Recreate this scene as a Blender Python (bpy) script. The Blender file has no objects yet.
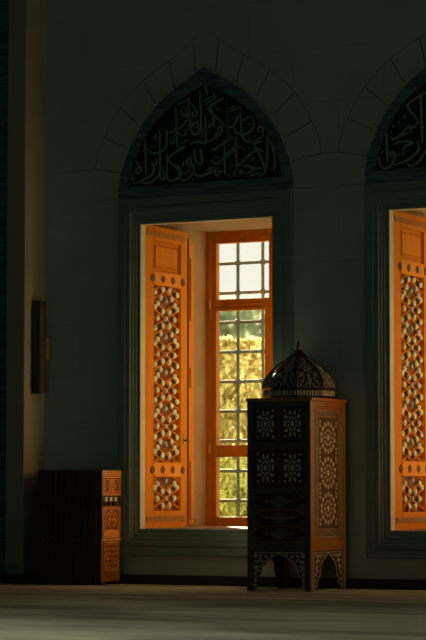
import bpy, bmesh, math, random
from math import sin, cos, pi, radians as R
from mathutils import Vector, Matrix, Euler

SC = bpy.context.scene
COL = SC.collection
random.seed(7)

# ------------------------------------------------------------------ helpers
class MB:
    """Collects simple shapes and links them as ONE mesh object."""
    def __init__(s):
        s.v = []; s.f = []; s.sm = []
    def add(s, vs, fs, smooth=False):
        o = len(s.v)
        s.v += [tuple(p) for p in vs]
        for f in fs:
            s.f.append([o + i for i in f]); s.sm.append(smooth)
        return s
    def box(s, x0, x1, y0, y1, z0, z1):
        vs = [(x, y, z) for x in (x0, x1) for y in (y0, y1) for z in (z0, z1)]
        return s.add(vs, [(0,1,3,2),(4,6,7,5),(0,4,5,1),(2,3,7,6),(0,2,6,4),(1,5,7,3)])
    def prism(s, pts, a, b, plane='xz', smooth=False):
        """closed 2-D outline pushed from depth a to depth b"""
        def P(u, w, d):
            return {'xz': (u, d, w), 'yz': (d, u, w), 'xy': (u, w, d)}[plane]
        n = len(pts)
        vs = [P(u, w, a) for u, w in pts] + [P(u, w, b) for u, w in pts]
        fs = [list(range(n))[::-1], list(range(n, 2*n))]
        fs += [(i, (i+1) % n, n + (i+1) % n, n + i) for i in range(n)]
        return s.add(vs, fs, smooth)
    def ring(s, outer, inner, a, b, plane='xz'):
        """a band between two outlines with the same number of points"""
        def P(u, w, d):
            return {'xz': (u, d, w), 'yz': (d, u, w), 'xy': (u, w, d)}[plane]
        n = len(outer)
        vs = [P(u, w, d) for d in (a, b) for L in (outer, inner) for u, w in L]
        fs = []
        for i in range(n):
            j = (i+1) % n
            fs += [(i, j, n+j, n+i), (2*n+i, 3*n+i, 3*n+j, 2*n+j), (i, 2*n+i, 2*n+j, j), (n+i, n+j, 3*n+j, 3*n+i)]
        return s.add(vs, fs)
    def rframe(s, x0, x1, z0, z1, w, a, b, plane='xz'):
        o = [(x0,z0),(x1,z0),(x1,z1),(x0,z1)]
        i = [(x0+w,z0+w),(x1-w,z0+w),(x1-w,z1-w),(x0+w,z1-w)]
        return s.ring(o, i, a, b, plane)
    def rod(s, p, q, r, n=8, r2=None):
        p = Vector(p); q = Vector(q); d = (q-p).normalized()
        u = d.orthogonal().normalized(); w = d.cross(u)
        r2 = r if r2 is None else r2
        vs = [p + (u*cos(2*pi*i/n) + w*sin(2*pi*i/n))*r for i in range(n)]
        vs += [q + (u*cos(2*pi*i/n) + w*sin(2*pi*i/n))*r2 for i in range(n)]
        fs = [(i, (i+1) % n, n+(i+1) % n, n+i) for i in range(n)]
        s.add(vs, fs, True)
        return s.add(vs, [list(range(n))[::-1], list(range(n, 2*n))])
    def lathe(s, prof, c=(0,0,0), n=16, phase=0., smooth=True):
        vs = []; fs = []
        for r, z in prof:
            vs += [(c[0]+r*cos(phase+2*pi*i/n), c[1]+r*sin(phase+2*pi*i/n), c[2]+z) for i in range(n)]
        for k in range(len(prof)-1):
            for i in range(n):
                j = (i+1) % n
                fs.append((k*n+i, k*n+j, (k+1)*n+j, (k+1)*n+i))
        return s.add(vs, fs, smooth)
    def ball(s, c, rx, ry, rz, n=8, m=5):
        prof = [(max(1e-4, sin(pi*k/m)), -cos(pi*k/m)) for k in range(m+1)]
        vs = []; fs = []
        for r, z in prof:
            vs += [(c[0]+rx*r*cos(2*pi*i/n), c[1]+ry*r*sin(2*pi*i/n), c[2]+rz*z) for i in range(n)]
        for k in range(m):
            for i in range(n):
                j = (i+1) % n
                fs.append((k*n+i, k*n+j, (k+1)*n+j, (k+1)*n+i))
        return s.add(vs, fs, True)
    def ribbon(s, pts, w, a, b, plane='xz', taper=.45):
        """a pen stroke of width w through 2-D points, pushed from depth a to b"""
        L = smooth_path(pts)
        n = len(L)
        left = []; right = []
        for i, p in enumerate(L):
            q0 = L[max(0, i-1)]; q1 = L[min(n-1, i+1)]
            dx, dz = q1[0]-q0[0], q1[1]-q0[1]
            l = math.hypot(dx, dz) or 1
            t = i/(n-1)
            k = w*.5*(taper + (1-taper)*min(1, 4*t, 4*(1-t)))
            left.append((p[0]-dz/l*k, p[1]+dx/l*k)); right.append((p[0]+dz/l*k, p[1]-dx/l*k))
        def P(u, v, d):
            return {'xz': (u, d, v), 'yz': (d, u, v)}[plane]
        vs = [P(*q, d) for d in (a, b) for LL in (left, right) for q in LL]
        fs = []
        for i in range(n-1):
            fs += [(i, i+1, n+i+1, n+i), (2*n+i, 3*n+i, 3*n+i+1, 2*n+i+1), (i, 2*n+i, 2*n+i+1, i+1), (n+i, n+i+1, 3*n+i+1, 3*n+i)]
        fs += [(0, n, 3*n, 2*n), (n-1, 3*n-1, 4*n-1, 2*n-1)]
        return s.add(vs, fs)
    def build(s, name, m, parent=None, bevel=0, loc=None, recalc=True):
        me = bpy.data.meshes.new(name)
        me.from_pydata(s.v, [], s.f)
        me.polygons.foreach_set('use_smooth', s.sm)
        if recalc:
            bm = bmesh.new(); bm.from_mesh(me)
            bmesh.ops.recalc_face_normals(bm, faces=bm.faces)
            bm.to_mesh(me); bm.free()
        me.materials.append(m)
        o = bpy.data.objects.new(name, me); COL.objects.link(o)
        if parent is not None: o.parent = parent
        if loc is not None: o.location = loc
        if bevel:
            b = o.modifiers.new('bevel', 'BEVEL'); b.width = bevel; b.segments = 2; b.limit_method = 'ANGLE'; b.angle_limit = R(40)
        return o

def smooth_path(pts, k=5):
    if len(pts) < 3:
        (a, b), (c, d) = pts
        return [(a+(c-a)*t/4, b+(d-b)*t/4) for t in range(5)]
    out = []
    P = [pts[0]] + list(pts) + [pts[-1]]
    for i in range(1, len(P)-2):
        p0, p1, p2, p3 = P[i-1:i+3]
        for j in range(k):
            t = j/k
            out.append(tuple(.5*(2*p1[c] + (p2[c]-p0[c])*t + (2*p0[c]-5*p1[c]+4*p2[c]-p3[c])*t*t + (3*p1[c]-p0[c]-3*p2[c]+p3[c])*t**3) for c in (0, 1)))
    out.append(tuple(pts[-1]))
    return out

def tag(o, label=None, cat=None, group=None, kind=None):
    if label: o['label'] = label
    if cat: o['category'] = cat
    if group: o['group'] = group
    if kind: o['kind'] = kind
    return o
def empty(name, loc=(0,0,0), rz=0):
    o = bpy.data.objects.new(name, None); COL.objects.link(o)
    o.location = loc; o.rotation_euler = (0, 0, rz); o.empty_display_size = .1
    return o
def copy_tree(o, parent=None):
    c = o.copy(); COL.objects.link(c)
    if parent is not None: c.parent = parent
    for ch in list(o.children): copy_tree(ch, c)
    return c
def structure(o):
    o['kind'] = 'structure'; return o

# ------------------------------------------------------------------ materials
def mat(name, color, rough=.6, spec=.5, metallic=0, noise=None, bump=None, coat=0, sheen=0):
    """noise = (scale xyz, detail, dark factor colour, contrast lo, hi); bump = (scale, strength)"""
    m = bpy.data.materials.new(name); m.use_nodes = True
    nt = m.node_tree; N = nt.nodes; L = nt.links
    p = N['Principled BSDF']
    p.inputs['Base Color'].default_value = (*color, 1)
    p.inputs['Roughness'].default_value = rough
    p.inputs['Specular IOR Level'].default_value = spec
    p.inputs['Metallic'].default_value = metallic
    p.inputs['Coat Weight'].default_value = coat
    p.inputs['Sheen Weight'].default_value = sheen
    tc = N.new('ShaderNodeTexCoord')
    if noise:
        sc, det, c2, lo, hi = noise
        mp = N.new('ShaderNodeMapping'); mp.inputs['Scale'].default_value = sc
        L.new(tc.outputs['Object'], mp.inputs['Vector'])
        nz = N.new('ShaderNodeTexNoise'); nz.inputs['Scale'].default_value = 1; nz.inputs['Detail'].default_value = det
        nz.inputs['Distortion'].default_value = .4
        L.new(mp.outputs[0], nz.inputs['Vector'])
        rp = N.new('ShaderNodeValToRGB')
        rp.color_ramp.elements[0].position = lo; rp.color_ramp.elements[0].color = (*c2, 1)
        rp.color_ramp.elements[1].position = hi; rp.color_ramp.elements[1].color = (*color, 1)
        L.new(nz.outputs['Fac'], rp.inputs['Fac']); L.new(rp.outputs['Color'], p.inputs['Base Color'])
    if bump:
        nb = N.new('ShaderNodeTexNoise'); nb.inputs['Scale'].default_value = bump[0]; nb.inputs['Detail'].default_value = 6
        L.new(tc.outputs['Object'], nb.inputs['Vector'])
        bp = N.new('ShaderNodeBump'); bp.inputs['Strength'].default_value = bump[1]; bp.inputs['Distance'].default_value = .01
        L.new(nb.outputs['Fac'], bp.inputs['Height']); L.new(bp.outputs[0], p.inputs['Normal'])
    return m

M = {}
M['plaster'] = mat('plaster', (.38, .37, .31), .9, .1, noise=((1.2,1.2,1.2), 6, (.31,.30,.255), .3, .7), bump=(90, .15))
M['ashlar'] = None
M['reveal'] = mat('reveal_plaster', (.31, .235, .16), .9, .1, noise=((3,3,3), 5, (.25,.185,.12), .3, .7))
M['marble'] = mat('teal_marble', (.19, .275, .27), .5, .3, noise=((2.5,2.5,9), 8, (.155,.235,.23), .35, .65))
M['lit_edge_stone'] = mat('lit_edge_stone', (.50, .56, .46), .6, .3, noise=((6,6,6), 5, (.43,.48,.39), .3, .7))  # marble edge coloured pale, as if light fell on it
M['veined'] = mat('veined_marble', (.10, .22, .235), .4, .4, noise=((5,5,32), 9, (.035,.09,.10), .4, .6))
M['black'] = mat('black_stone', (.008, .009, .011), .5, .3)
M['letter'] = mat('carved_letters', (.25, .37, .35), .5, .4)
M['joint'] = mat('mortar_joint', (.20, .20, .165), .95, .1)
M['skirting'] = mat('dark_skirting', (.035, .025, .012), .6, .3)
M['wood'] = mat('honey_wood', (.60, .245, .005), .6, .04, noise=((26,26,1.6), 6, (.50,.19,.003), .3, .75))
M['frame_wood'] = mat('amber_wood', (.43, .165, .007), .5, .15, noise=((24,24,1.5), 6, (.34,.12,.004), .3, .75))
M['lattice'] = mat('lattice_wood', (.62, .26, .014), .6, .06, noise=((40,40,40), 3, (.5,.19,.008), .3, .7))
M['lattice_back'] = mat('lattice_back_wood', (.22, .075, .012), .6, .2, noise=((45,45,30), 4, (.12,.04,.008), .3, .7))
M['band'] = mat('rosy_band_wood', (.64, .28, .022), .6, .08)
M['pearl'] = mat('pale_pearl', (.68, .86, .86), .45, .35, noise=((120,120,120), 3, (.40,.48,.46), .35, .6))
M['medallion'] = mat('brown_medallion', (.17, .075, .012), .6, .1, noise=((220,220,220), 3, (.085,.038,.007), .4, .6))
M['strap'] = mat('brass_strap', (.28, .145, .03), .55, .15)
M['knob'] = mat('bronze_knob', (.28, .17, .07), .3, .5, .9)
M['iron'] = mat('grille_iron', (.055, .08, .062), .55, .4)
M['cabinet'] = mat('cabinet_wood', (.42, .165, .036), .40, .35, noise=((30,30,2), 6, (.31,.115,.023), .3, .75))
M['cabinet_dark'] = mat('cabinet_panel_wood', (.06, .03, .015), .5, .3, noise=((50,50,50), 3, (.035,.018,.01), .35, .65))
M['inlay'] = mat('bone_inlay', (.76, .75, .60), .4, .4, noise=((90,90,90), 3, (.58,.56,.43), .35, .65))
M['inlay_dim'] = mat('grey_inlay', (.16, .17, .13), .45, .4, noise=((140,140,140), 3, (.07,.07,.05), .4, .6))
M['filigree'] = mat('filigree_inlay', (.25, .22, .13), .5, .35, noise=((170,170,170), 4, (.09,.06,.025), .42, .55))
M['dome'] = mat('dome_wood', (.05, .03, .014), .24, .8, noise=((60,60,60), 3, (.03,.018,.01), .35, .65), coat=.7)
M['shaded_veneer'] = mat('speckled_shaded_veneer', (.13, .165, .14), .5, .3, noise=((190,190,190), 2, (.028,.028,.022), .45, .65))  # speckled inlay, with the shade of the cabinet front put into its colour
M['panel_ground'] = mat('panel_ground', (.13, .09, .045), .5, .25, noise=((130,130,130), 3, (.05,.035,.02), .4, .6))
M['dome_inlay'] = mat('dome_inlay', (.31, .34, .28), .4, .4, noise=((90,90,90), 3, (.25,.26,.2), .35, .65), coat=.5)
M['dome_ridge'] = mat('dome_ridge_wood', (.06, .03, .014), .24, .7)
M['rahle'] = mat('lectern_wood', (.36, .145, .026), .42, .35, noise=((30,30,2), 6, (.25,.095,.014), .3, .75))
M['board'] = mat('shaded_lectern_wood', (.085, .05, .025), .55, .25, noise=((30,30,2), 6, (.05,.03,.015), .3, .75))  # lectern wood darkened, the shade on the board edges put into its colour
M['carving'] = mat('carved_lectern_wood', (.88, .42, .10), .42, .4, noise=((70,70,70), 3, (.68,.30,.06), .35, .65))
M['lectern_back'] = mat('carving_ground', (.22, .06, .01), .6, .3)
M['gap_shade'] = mat('dark_gap_shade', (.012, .008, .005), .8, .1)  # near-black colour standing in for shade in narrow openings
M['speaker'] = mat('speaker_grille', (.05, .055, .045), .7, .3)
M['speaker_side'] = mat('speaker_case', (.07, .066, .05), .5, .4)
M['bracket'] = mat('bracket_metal', (.45, .30, .18), .4, .5)
M['ceiling'] = mat('ceiling_plaster', (.22, .21, .16), .9, .2)
M['hall'] = mat('hall_plaster', (.22, .22, .17), .9, .2)
M['bark'] = mat('bark', (.12, .09, .05), .9, .2)
M['earth'] = mat('earth_grass', (.30, .27, .07), .95, .1, noise=((1.5,1.5,1.5), 6, (.20,.21,.06), .35, .65))
M['hillside'] = mat('hillside_grass', (.40, .44, .32), .95, .1, noise=((.25,.25,.25), 6, (.32,.37,.27), .35, .65))

def carpet():
    m = mat('carpet', (.36, .33, .24), .95, .15, bump=(160, .5), sheen=.15)
    nt = m.node_tree; N = nt.nodes; L = nt.links; p = N['Principled BSDF']
    tc = N.new('ShaderNodeTexCoord')
    def noise(sc, det):
        mp = N.new('ShaderNodeMapping'); mp.inputs['Scale'].default_value = sc
        L.new(tc.outputs['Object'], mp.inputs['Vector'])
        nz = N.new('ShaderNodeTexNoise'); nz.inputs['Scale'].default_value = 1; nz.inputs['Detail'].default_value = det
        L.new(mp.outputs[0], nz.inputs['Vector']); return nz
    a = noise((1.1, 8.5, 1), 7); b = noise((.5, .9, 1), 3)
    mx = N.new('ShaderNodeMath'); mx.operation = 'ADD'
    L.new(a.outputs['Fac'], mx.inputs[0]); L.new(b.outputs['Fac'], mx.inputs[1])
    rp = N.new('ShaderNodeValToRGB'); e = rp.color_ramp.elements
    e[0].position = .40; e[0].color = (.10, .11, .08, 1); e[1].position = .58; e[1].color = (.54, .54, .39, 1)
    mh = N.new('ShaderNodeMath'); mh.operation = 'MULTIPLY'; mh.inputs[1].default_value = .5
    L.new(mx.outputs[0], mh.inputs[0]); L.new(mh.outputs[0], rp.inputs['Fac'])
    L.new(rp.outputs['Color'], p.inputs['Base Color'])
    return m
M['carpet'] = carpet()

def ashlar():
    m = mat('ashlar_plaster', (.36, .33, .235), .9, .2, bump=(90, .12))
    nt = m.node_tree; N = nt.nodes; L = nt.links; p = N['Principled BSDF']
    tc = N.new('ShaderNodeTexCoord'); sp = N.new('ShaderNodeSeparateXYZ'); cb = N.new('ShaderNodeCombineXYZ')
    L.new(tc.outputs['Object'], sp.inputs[0]); L.new(sp.outputs['X'], cb.inputs['X']); L.new(sp.outputs['Z'], cb.inputs['Y'])
    br = N.new('ShaderNodeTexBrick'); br.inputs['Scale'].default_value = 1
    br.inputs['Brick Width'].default_value = .62; br.inputs['Row Height'].default_value = .335
    br.inputs['Mortar Size'].default_value = .003; br.inputs['Mortar Smooth'].default_value = .6
    br.inputs['Color1'].default_value = (.46,.555,.50,1); br.inputs['Color2'].default_value = (.445,.54,.485,1); br.inputs['Mortar'].default_value = (.38,.45,.40,1)
    L.new(cb.outputs[0], br.inputs['Vector'])
    nz = N.new('ShaderNodeTexNoise'); nz.inputs['Scale'].default_value = 1.6; nz.inputs['Detail'].default_value = 8
    L.new(tc.outputs['Object'], nz.inputs['Vector'])
    rp = N.new('ShaderNodeValToRGB'); rp.color_ramp.elements[0].position = .25; rp.color_ramp.elements[0].color = (.78,.8,.8,1)
    rp.color_ramp.elements[1].position = .75
    L.new(nz.outputs['Fac'], rp.inputs['Fac'])
    mx = N.new('ShaderNodeMix'); mx.data_type = 'RGBA'; mx.blend_type = 'MULTIPLY'; mx.inputs[0].default_value = 1
    L.new(br.outputs['Color'], mx.inputs[6]); L.new(rp.outputs['Color'], mx.inputs[7]); L.new(mx.outputs[2], p.inputs['Base Color'])
    return m
M['ashlar'] = ashlar()

def glass():
    m = bpy.data.materials.new('window_glass'); m.use_nodes = True
    nt = m.node_tree; N = nt.nodes; L = nt.links; N.clear()
    o = N.new('ShaderNodeOutputMaterial'); t = N.new('ShaderNodeBsdfTransparent'); g = N.new('ShaderNodeBsdfGlossy')
    t.inputs['Color'].default_value = (.95, .96, .94, 1); g.inputs['Roughness'].default_value = .03
    mx = N.new('ShaderNodeMixShader'); mx.inputs[0].default_value = .06
    L.new(t.outputs[0], mx.inputs[1]); L.new(g.outputs[0], mx.inputs[2]); L.new(mx.outputs[0], o.inputs['Surface'])
    return m
M['glass'] = glass()

def leaf(name, c1, c2, tr):
    m = bpy.data.materials.new(name); m.use_nodes = True
    nt = m.node_tree; N = nt.nodes; L = nt.links; N.clear()
    o = N.new('ShaderNodeOutputMaterial'); d = N.new('ShaderNodeBsdfDiffuse'); t = N.new('ShaderNodeBsdfTranslucent')
    tc = N.new('ShaderNodeTexCoord'); nz = N.new('ShaderNodeTexNoise'); nz.inputs['Scale'].default_value = 3.5; nz.inputs['Detail'].default_value = 4
    L.new(tc.outputs['Object'], nz.inputs['Vector'])
    rp = N.new('ShaderNodeValToRGB'); rp.color_ramp.elements[0].position = .38; rp.color_ramp.elements[0].color = (*c1,1)
    rp.color_ramp.elements[1].position = .62; rp.color_ramp.elements[1].color = (*c2,1)
    L.new(nz.outputs['Fac'], rp.inputs['Fac']); L.new(rp.outputs['Color'], d.inputs['Color']); L.new(rp.outputs['Color'], t.inputs['Color'])
    mx = N.new('ShaderNodeMixShader'); mx.inputs[0].default_value = tr
    L.new(d.outputs[0], mx.inputs[1]); L.new(t.outputs[0], mx.inputs[2]); L.new(mx.outputs[0], o.inputs['Surface'])
    return m
M['gold_leaf'] = leaf('golden_leaves', (.38,.29,.105), (.46,.365,.15), .5)
M['lime_leaf'] = leaf('yellow_green_leaves', (.26,.24,.06), (.50,.43,.13), .5)
M['grey_leaf'] = leaf('grey_green_leaves', (.24,.285,.18), (.33,.37,.24), .4)

# light settings
SKY = 1.14
SUN_W, SUN_AZ, SUN_EL, SUN_C = 80., 53.5, 15., (1.0, .86, .60)
OVERHEAD_W, OVERHEAD_SPREAD, OVERHEAD_C = 50., 60., (1.0, .98, .78)
FILL_W, FILL_C = 48., (.42, 1.0, .98)
SIDE_W, SIDE_Y, SIDE_Z = 7., -.9, 4.6
EXPO = 0.0
INSCRIPTION_NEAR = [(9,[-429,2863,-425,2744,-422,2621]),
(10,[-517,2575,-458,2589,-408,2608,-372,2633,-365,2661,-362,2680]),
(10,[-458,2591,-431,2572,-386,2579,-341,2604,-321,2634,-320,2753,-322,2911]),
(9,[-499,2721,-472,2687,-458,2655,-481,2638,-496,2655,-474,2683]),
(7,[-526,2635,-523,2607,-508,2596]),
(9,[-343,2727,-346,2697,-370,2683,-379,2705]),
(10,[-409,2798,-397,2774,-352,2761,-301,2774,-273,2805,-270,2860,-270,2915]),
(12,[-383,2808,-378,2803]),
(12,[-354,2805,-348,2800]),
(9,[-296,2674,-292,2670]),
(8,[-451,2785,-447,2782]),
(7,[-343,2885,-359,2870,-357,2860,-341,2857]),
(9,[-271,2757,-268,2670,-266,2603,-247,2578,-211,2582,-180,2598,-162,2620,-175,2633,-247,2699,-259,2721,-216,2754,-162,2790]),
(9,[-321,2634,-314,2598,-298,2584,-287,2597,-291,2632,-298,2656]),
(8,[-247,2847,-234,2817,-218,2825,-223,2865]),
(8,[-194,2886,-196,2839,-194,2792]),
(8,[-206,3052,-201,2988,-196,2914]),
(8,[-270,2886,-195,2905,-137,2943,-118,3003,-140,3028]),
(7,[-169,3035,-158,2999,-131,3002]),
(9,[-30,3149,-24,3043,-20,2950,-15,2844]),
(9,[-89,3062,-53,3013,-55,2990,-78,2978,-80,3003,-61,3023]),
(10,[-109,3104,-104,3002,-95,2908,-79,2871,-53,2864,-36,2883,-36,2915,-53,2941,-76,2933,-74,2912,-38,2908]),
(11,[146,3082,94,3065,42,3034,40,3015,73,2975,125,2930,179,2875]),
(6,[-9,3065,54,3101]),
(6,[6,3049,92,3096]),
(9,[9,2985,12,2900,14,2811]),
(9,[162,3069,167,2964,174,2875,179,2828]),
(9,[56,3022,69,2952,65,2920,37,2906,44,2937]),
(9,[67,2936,92,2893,123,2904,127,2874,104,2843,57,2821,15,2811,-53,2817,-105,2800]),
(10,[94,3021,100,3015]),
(10,[108,3020,114,3014]),
(9,[-124,2960,-117,2954]),
(9,[-116,2930,-110,2924]),
(9,[-50,2954,-43,2948]),
(8,[-161,3056,-125,3012,-146,2989,-161,3010]),
(7,[2,3171,16,3147,24,3113]),
(7,[81,3125,67,3113,77,3103,65,3093]),
(9,[-212,2916,-182,2880,-150,2861,-129,2878,-125,2901,-93,2895]),
(8,[-206,3043,-203,2944,-199,2849]),
(6,[-191,3063,-116,3097]),
(9,[175,2894,208,2898,237,2940,242,2968]),
(9,[-42,2811,-2,2803,42,2816,90,2847,104,2885]),
(9,[-211,2758,-173,2773,-135,2794]),
(10,[-70,2768,-63,2707,-40,2672,-15,2682,-17,2725,-28,2770]),
(10,[-101,2729,-93,2683,-70,2663,-105,2663,-122,2685,-114,2711,-89,2717]),
(10,[-70,2665,-74,2626,-53,2601,-11,2594,33,2608,65,2615,94,2592,131,2617]),
(9,[131,2617,67,2619,29,2632,65,2641,102,2634]),
(10,[-175,2590,-150,2574,-107,2589,-74,2626]),
(9,[-211,2585,-186,2605,-173,2636,-190,2669,-211,2683]),
(9,[146,2821,148,2705,152,2612,165,2589,200,2583,235,2592,270,2588]),
(9,[63,2768,73,2752,111,2780,173,2809,202,2817,179,2840,173,2889]),
(10,[56,2700,69,2673,102,2669,150,2705,208,2740,250,2761,281,2754]),
(10,[80,2711,87,2706]),
(10,[101,2712,107,2707]),
(10,[-82,2582,-76,2576]),
(9,[173,2780,178,2775]),
(8,[-165,2661,-143,2698,-150,2662]),
(8,[196,2660,208,2638,235,2638]),
(6,[-145,2610,-97,2642]),
(6,[-173,2810,-114,2834]),
(8,[164,3069,167,2961,172,2861,202,2825,200,2818,160,2833]),
(9,[258,3010,263,2936,270,2845,290,2805,338,2787,395,2803,425,2831]),
(9,[218,2892,234,2855,278,2840,336,2862,358,2900,346,2948]),
(9,[417,2851,389,2855,387,2875,407,2882,421,2865,417,2835]),
(8,[310,2834,336,2796,363,2745]),
(11,[202,2954,208,2949]),
(11,[227,2952,233,2947]),
(11,[325,2903,331,2898]),
(11,[385,2905,391,2900]),
(11,[175,2780,181,2775]),
(11,[320,2752,326,2748]),
(11,[358,2823,364,2818]),
(6,[180,2987,262,3022]),
(6,[278,2926,336,2956]),
(6,[364,2775,427,2792]),
(6,[180,3005,226,3030]),
(9,[446,2823,451,2732,446,2643,431,2589,389,2565]),
(8,[446,2823,486,2748,503,2675,502,2622,492,2592]),
(10,[312,2833,340,2793,387,2720,423,2648,433,2591]),
(10,[144,2706,180,2739,216,2758,258,2763,288,2743]),
(10,[194,2661,218,2640,258,2654,318,2700,361,2731,399,2736,425,2716]),
(8,[228,2828,230,2711,233,2610]),
(11,[278,2634,310,2639,359,2619,407,2619]),
(10,[361,2618,332,2599,282,2593,262,2610,254,2589,232,2587,216,2606,206,2587,174,2583,146,2600]),
(9,[456,2573,460,2569]),
(9,[505,2570,509,2566]),
(7,[334,2684,355,2685,346,2666]),
(6,[322,2571,405,2592])]
INSCRIPTION_FAR = [(9,[1549,3018,1492,2995,1415,2953,1406,2934,1440,2884,1512,2797]),
(9,[1492,3014,1497,2860,1501,2702]),
(9,[1472,2855,1465,2819,1441,2803,1412,2815,1434,2773]),
(9,[1410,2813,1362,2766,1315,2739,1293,2757]),
(9,[1265,2779,1268,2684,1271,2597]),
(9,[1315,2708,1362,2722,1436,2711,1384,2686,1374,2637]),
(9,[1216,2639,1220,2591,1251,2564,1295,2581,1322,2630,1297,2667,1289,2646,1320,2631,1361,2649]),
(9,[1311,2579,1361,2591,1425,2618,1477,2664,1467,2719]),
(9,[1398,2597,1425,2566,1476,2594,1526,2657]),
(7,[1371,2874,1392,2876,1385,2859]),
(8,[1344,2845,1354,2838]),
(8,[1232,2669,1239,2663]),
(8,[1310,2824,1317,2814]),
(6,[1362,2755,1419,2775])]

# ------------------------------------------------------------------ the room
OPEN = .533               # half width of the plastered window recess
BAY = 1.744               # distance from one window to the next
ZB, ZT = .352, 2.36       # bottom and top of the recess
DEEP = 1.0                # depth of the recess to the wooden window
WALL_T = 1.12
XL, XR, YR, HT = -7.0, 15.0, -22.0, 8.0

w = MB()
xs = [XL, -OPEN, OPEN, BAY-OPEN, BAY+OPEN, XR]
for i in range(5):
    if i % 2 == 0: w.box(xs[i], xs[i+1], 0, WALL_T, 0, HT)
    else:
        w.box(xs[i], xs[i+1], 0, WALL_T, 0, ZB); w.box(xs[i], xs[i+1], 0, WALL_T, ZT, HT)
structure(w.build('wall_back', M['ashlar']))
structure(MB().box(XL-.3, XL, YR, 0, 0, HT).build('wall_left', M['hall']))
structure(MB().box(XR, XR+.3, YR, 0, 0, HT).build('wall_right', M['hall']))
structure(MB().box(XL, XR, YR-.3, YR, 0, HT).build('wall_front', M['hall']))
structure(MB().box(XL, XR, YR, WALL_T, HT, HT+.3).build('ceiling', M['ceiling']))
structure(MB().box(XL, XR, YR, 0, -.2, 0).build('floor', M['carpet']))

# pilaster by the left edge, its dark marble neighbour and the skirting
structure(MB().box(-1.328, -1.19, -.26, 0, 0, HT).build('pilaster', M['plaster'], bevel=.004))
structure(MB().box(-2.6, -1.345, -.05, 0, 0, HT).build('trim_1', M['veined']))
k = MB()
k.box(-1.19, 6, -.016, 0, 0, .062)
k.box(-1.19, -1.178, -.26, -.016, 0, .062); k.box(-1.345, -1.178, -.272, -.26, 0, .062)
structure(k.build('baseboard_back', M['skirting']))

# plaster lining of each recess
def recess(x, name):
    m = MB(); t = .004
    m.box(x-OPEN, x-OPEN+t, .06, DEEP, ZB, ZT); m.box(x+OPEN-t, x+OPEN, .06, DEEP, ZB, ZT)
    m.box(x-OPEN+t, x+OPEN-t, .06, DEEP, ZT-t, ZT)
    m.box(x-OPEN+t, x+OPEN-t, .06, DEEP, ZB, ZB+t)
    return structure(m.build(name, M['reveal']))
recess(0, 'trim_2'); recess(BAY, 'trim_3')

# marble surrounds: nested mouldings stepping in to the opening
def surround(x, name):
    m = MB()
    def fr(ho, zo0, zo1, hi, zi0, zi1, a, b):
        m.ring([(x-ho,zo0),(x+ho,zo0),(x+ho,zo1),(x-ho,zo1)], [(x-hi,zi0),(x+hi,zi0),(x+hi,zi1),(x-hi,zi1)], a, b)
    fr(.625, .185, 2.478, .570, .235, 2.425, -.034, .0)
    fr(.570, .235, 2.425, .562, .243, 2.417, -.026, .0)
    fr(.562, .243, 2.417, .535, .275, 2.388, -.030, .0)
    fr(.535, .275, 2.388, .520, .300, 2.372, -.018, .0)
    fr(.520, .300, 2.372, .500, .325, 2.345, -.010, .0)
    fr(.500, .325, 2.345, .476, .350, 2.312, -.004, .06)
    fr(.532, .353, 2.359, .500, .353, 2.345, .0, .06)
    o = structure(m.build(name, M['marble'], bevel=.006))
    m = MB(); fr(.476, .350, 2.312, .472, .354, 2.308, -.003, .06)
    m.build('lit_reveal_edge', M['lit_edge_stone'], o)  # thin pale ring painting the lit inner edge of the marble
    return o
surround(0, 'trim_4'); surround(BAY, 'trim_5')

# ------------------------------------------------------------------ calligraphy panels in pointed arches
HALF_ARCH = [(.620,2.480),(.618,2.56),(.600,2.65),(.560,2.748),(.520,2.838),(.466,2.922),(.402,3.003),(.337,3.070),(.256,3.133),(.168,3.190),(.080,3.243),(0,3.287)]
HALF_INNER = [(.553,2.553),(.551,2.60),(.535,2.665),(.503,2.742),(.466,2.822),(.418,2.895),(.360,2.962),(.300,3.016),(.228,3.068),(.150,3.113),(.072,3.148),(0,3.176)]
def arch(L, x):
    return [(x+u, z) for u, z in L] + [(x-u, z) for u, z in L[-2::-1]]
def inscription_panel(x, strokes, label):
    t = MB().prism(arch(HALF_INNER, 0), -.020, -.006).build('inscription_panel', M['black'], loc=(x, 0, 0))
    tag(t, label, 'calligraphy panel', 'arched calligraphy panels above the windows')
    b = MB().ring(arch(HALF_ARCH, 0), arch(HALF_INNER, 0), -.036, -.002).build('marble_border', M['veined'], t)
    b['label'] = 'teal veined marble border'
    m = MB()
    for wd, flat in strokes:
        pts = [((flat[i]/1000-x), flat[i+1]/1000) for i in range(0, len(flat), 2)]
        m.ribbon(pts, wd*.00142, -.027, -.020)
    m.build('lettering', M['letter'], t)
    return t
inscription_panel(0, INSCRIPTION_NEAR, 'black pointed-arch panel of flowing calligraphy directly above the window behind the domed cabinet')
inscription_panel(BAY, INSCRIPTION_FAR, 'black pointed-arch calligraphy panel over the second window, cut off by the right edge')

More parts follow.
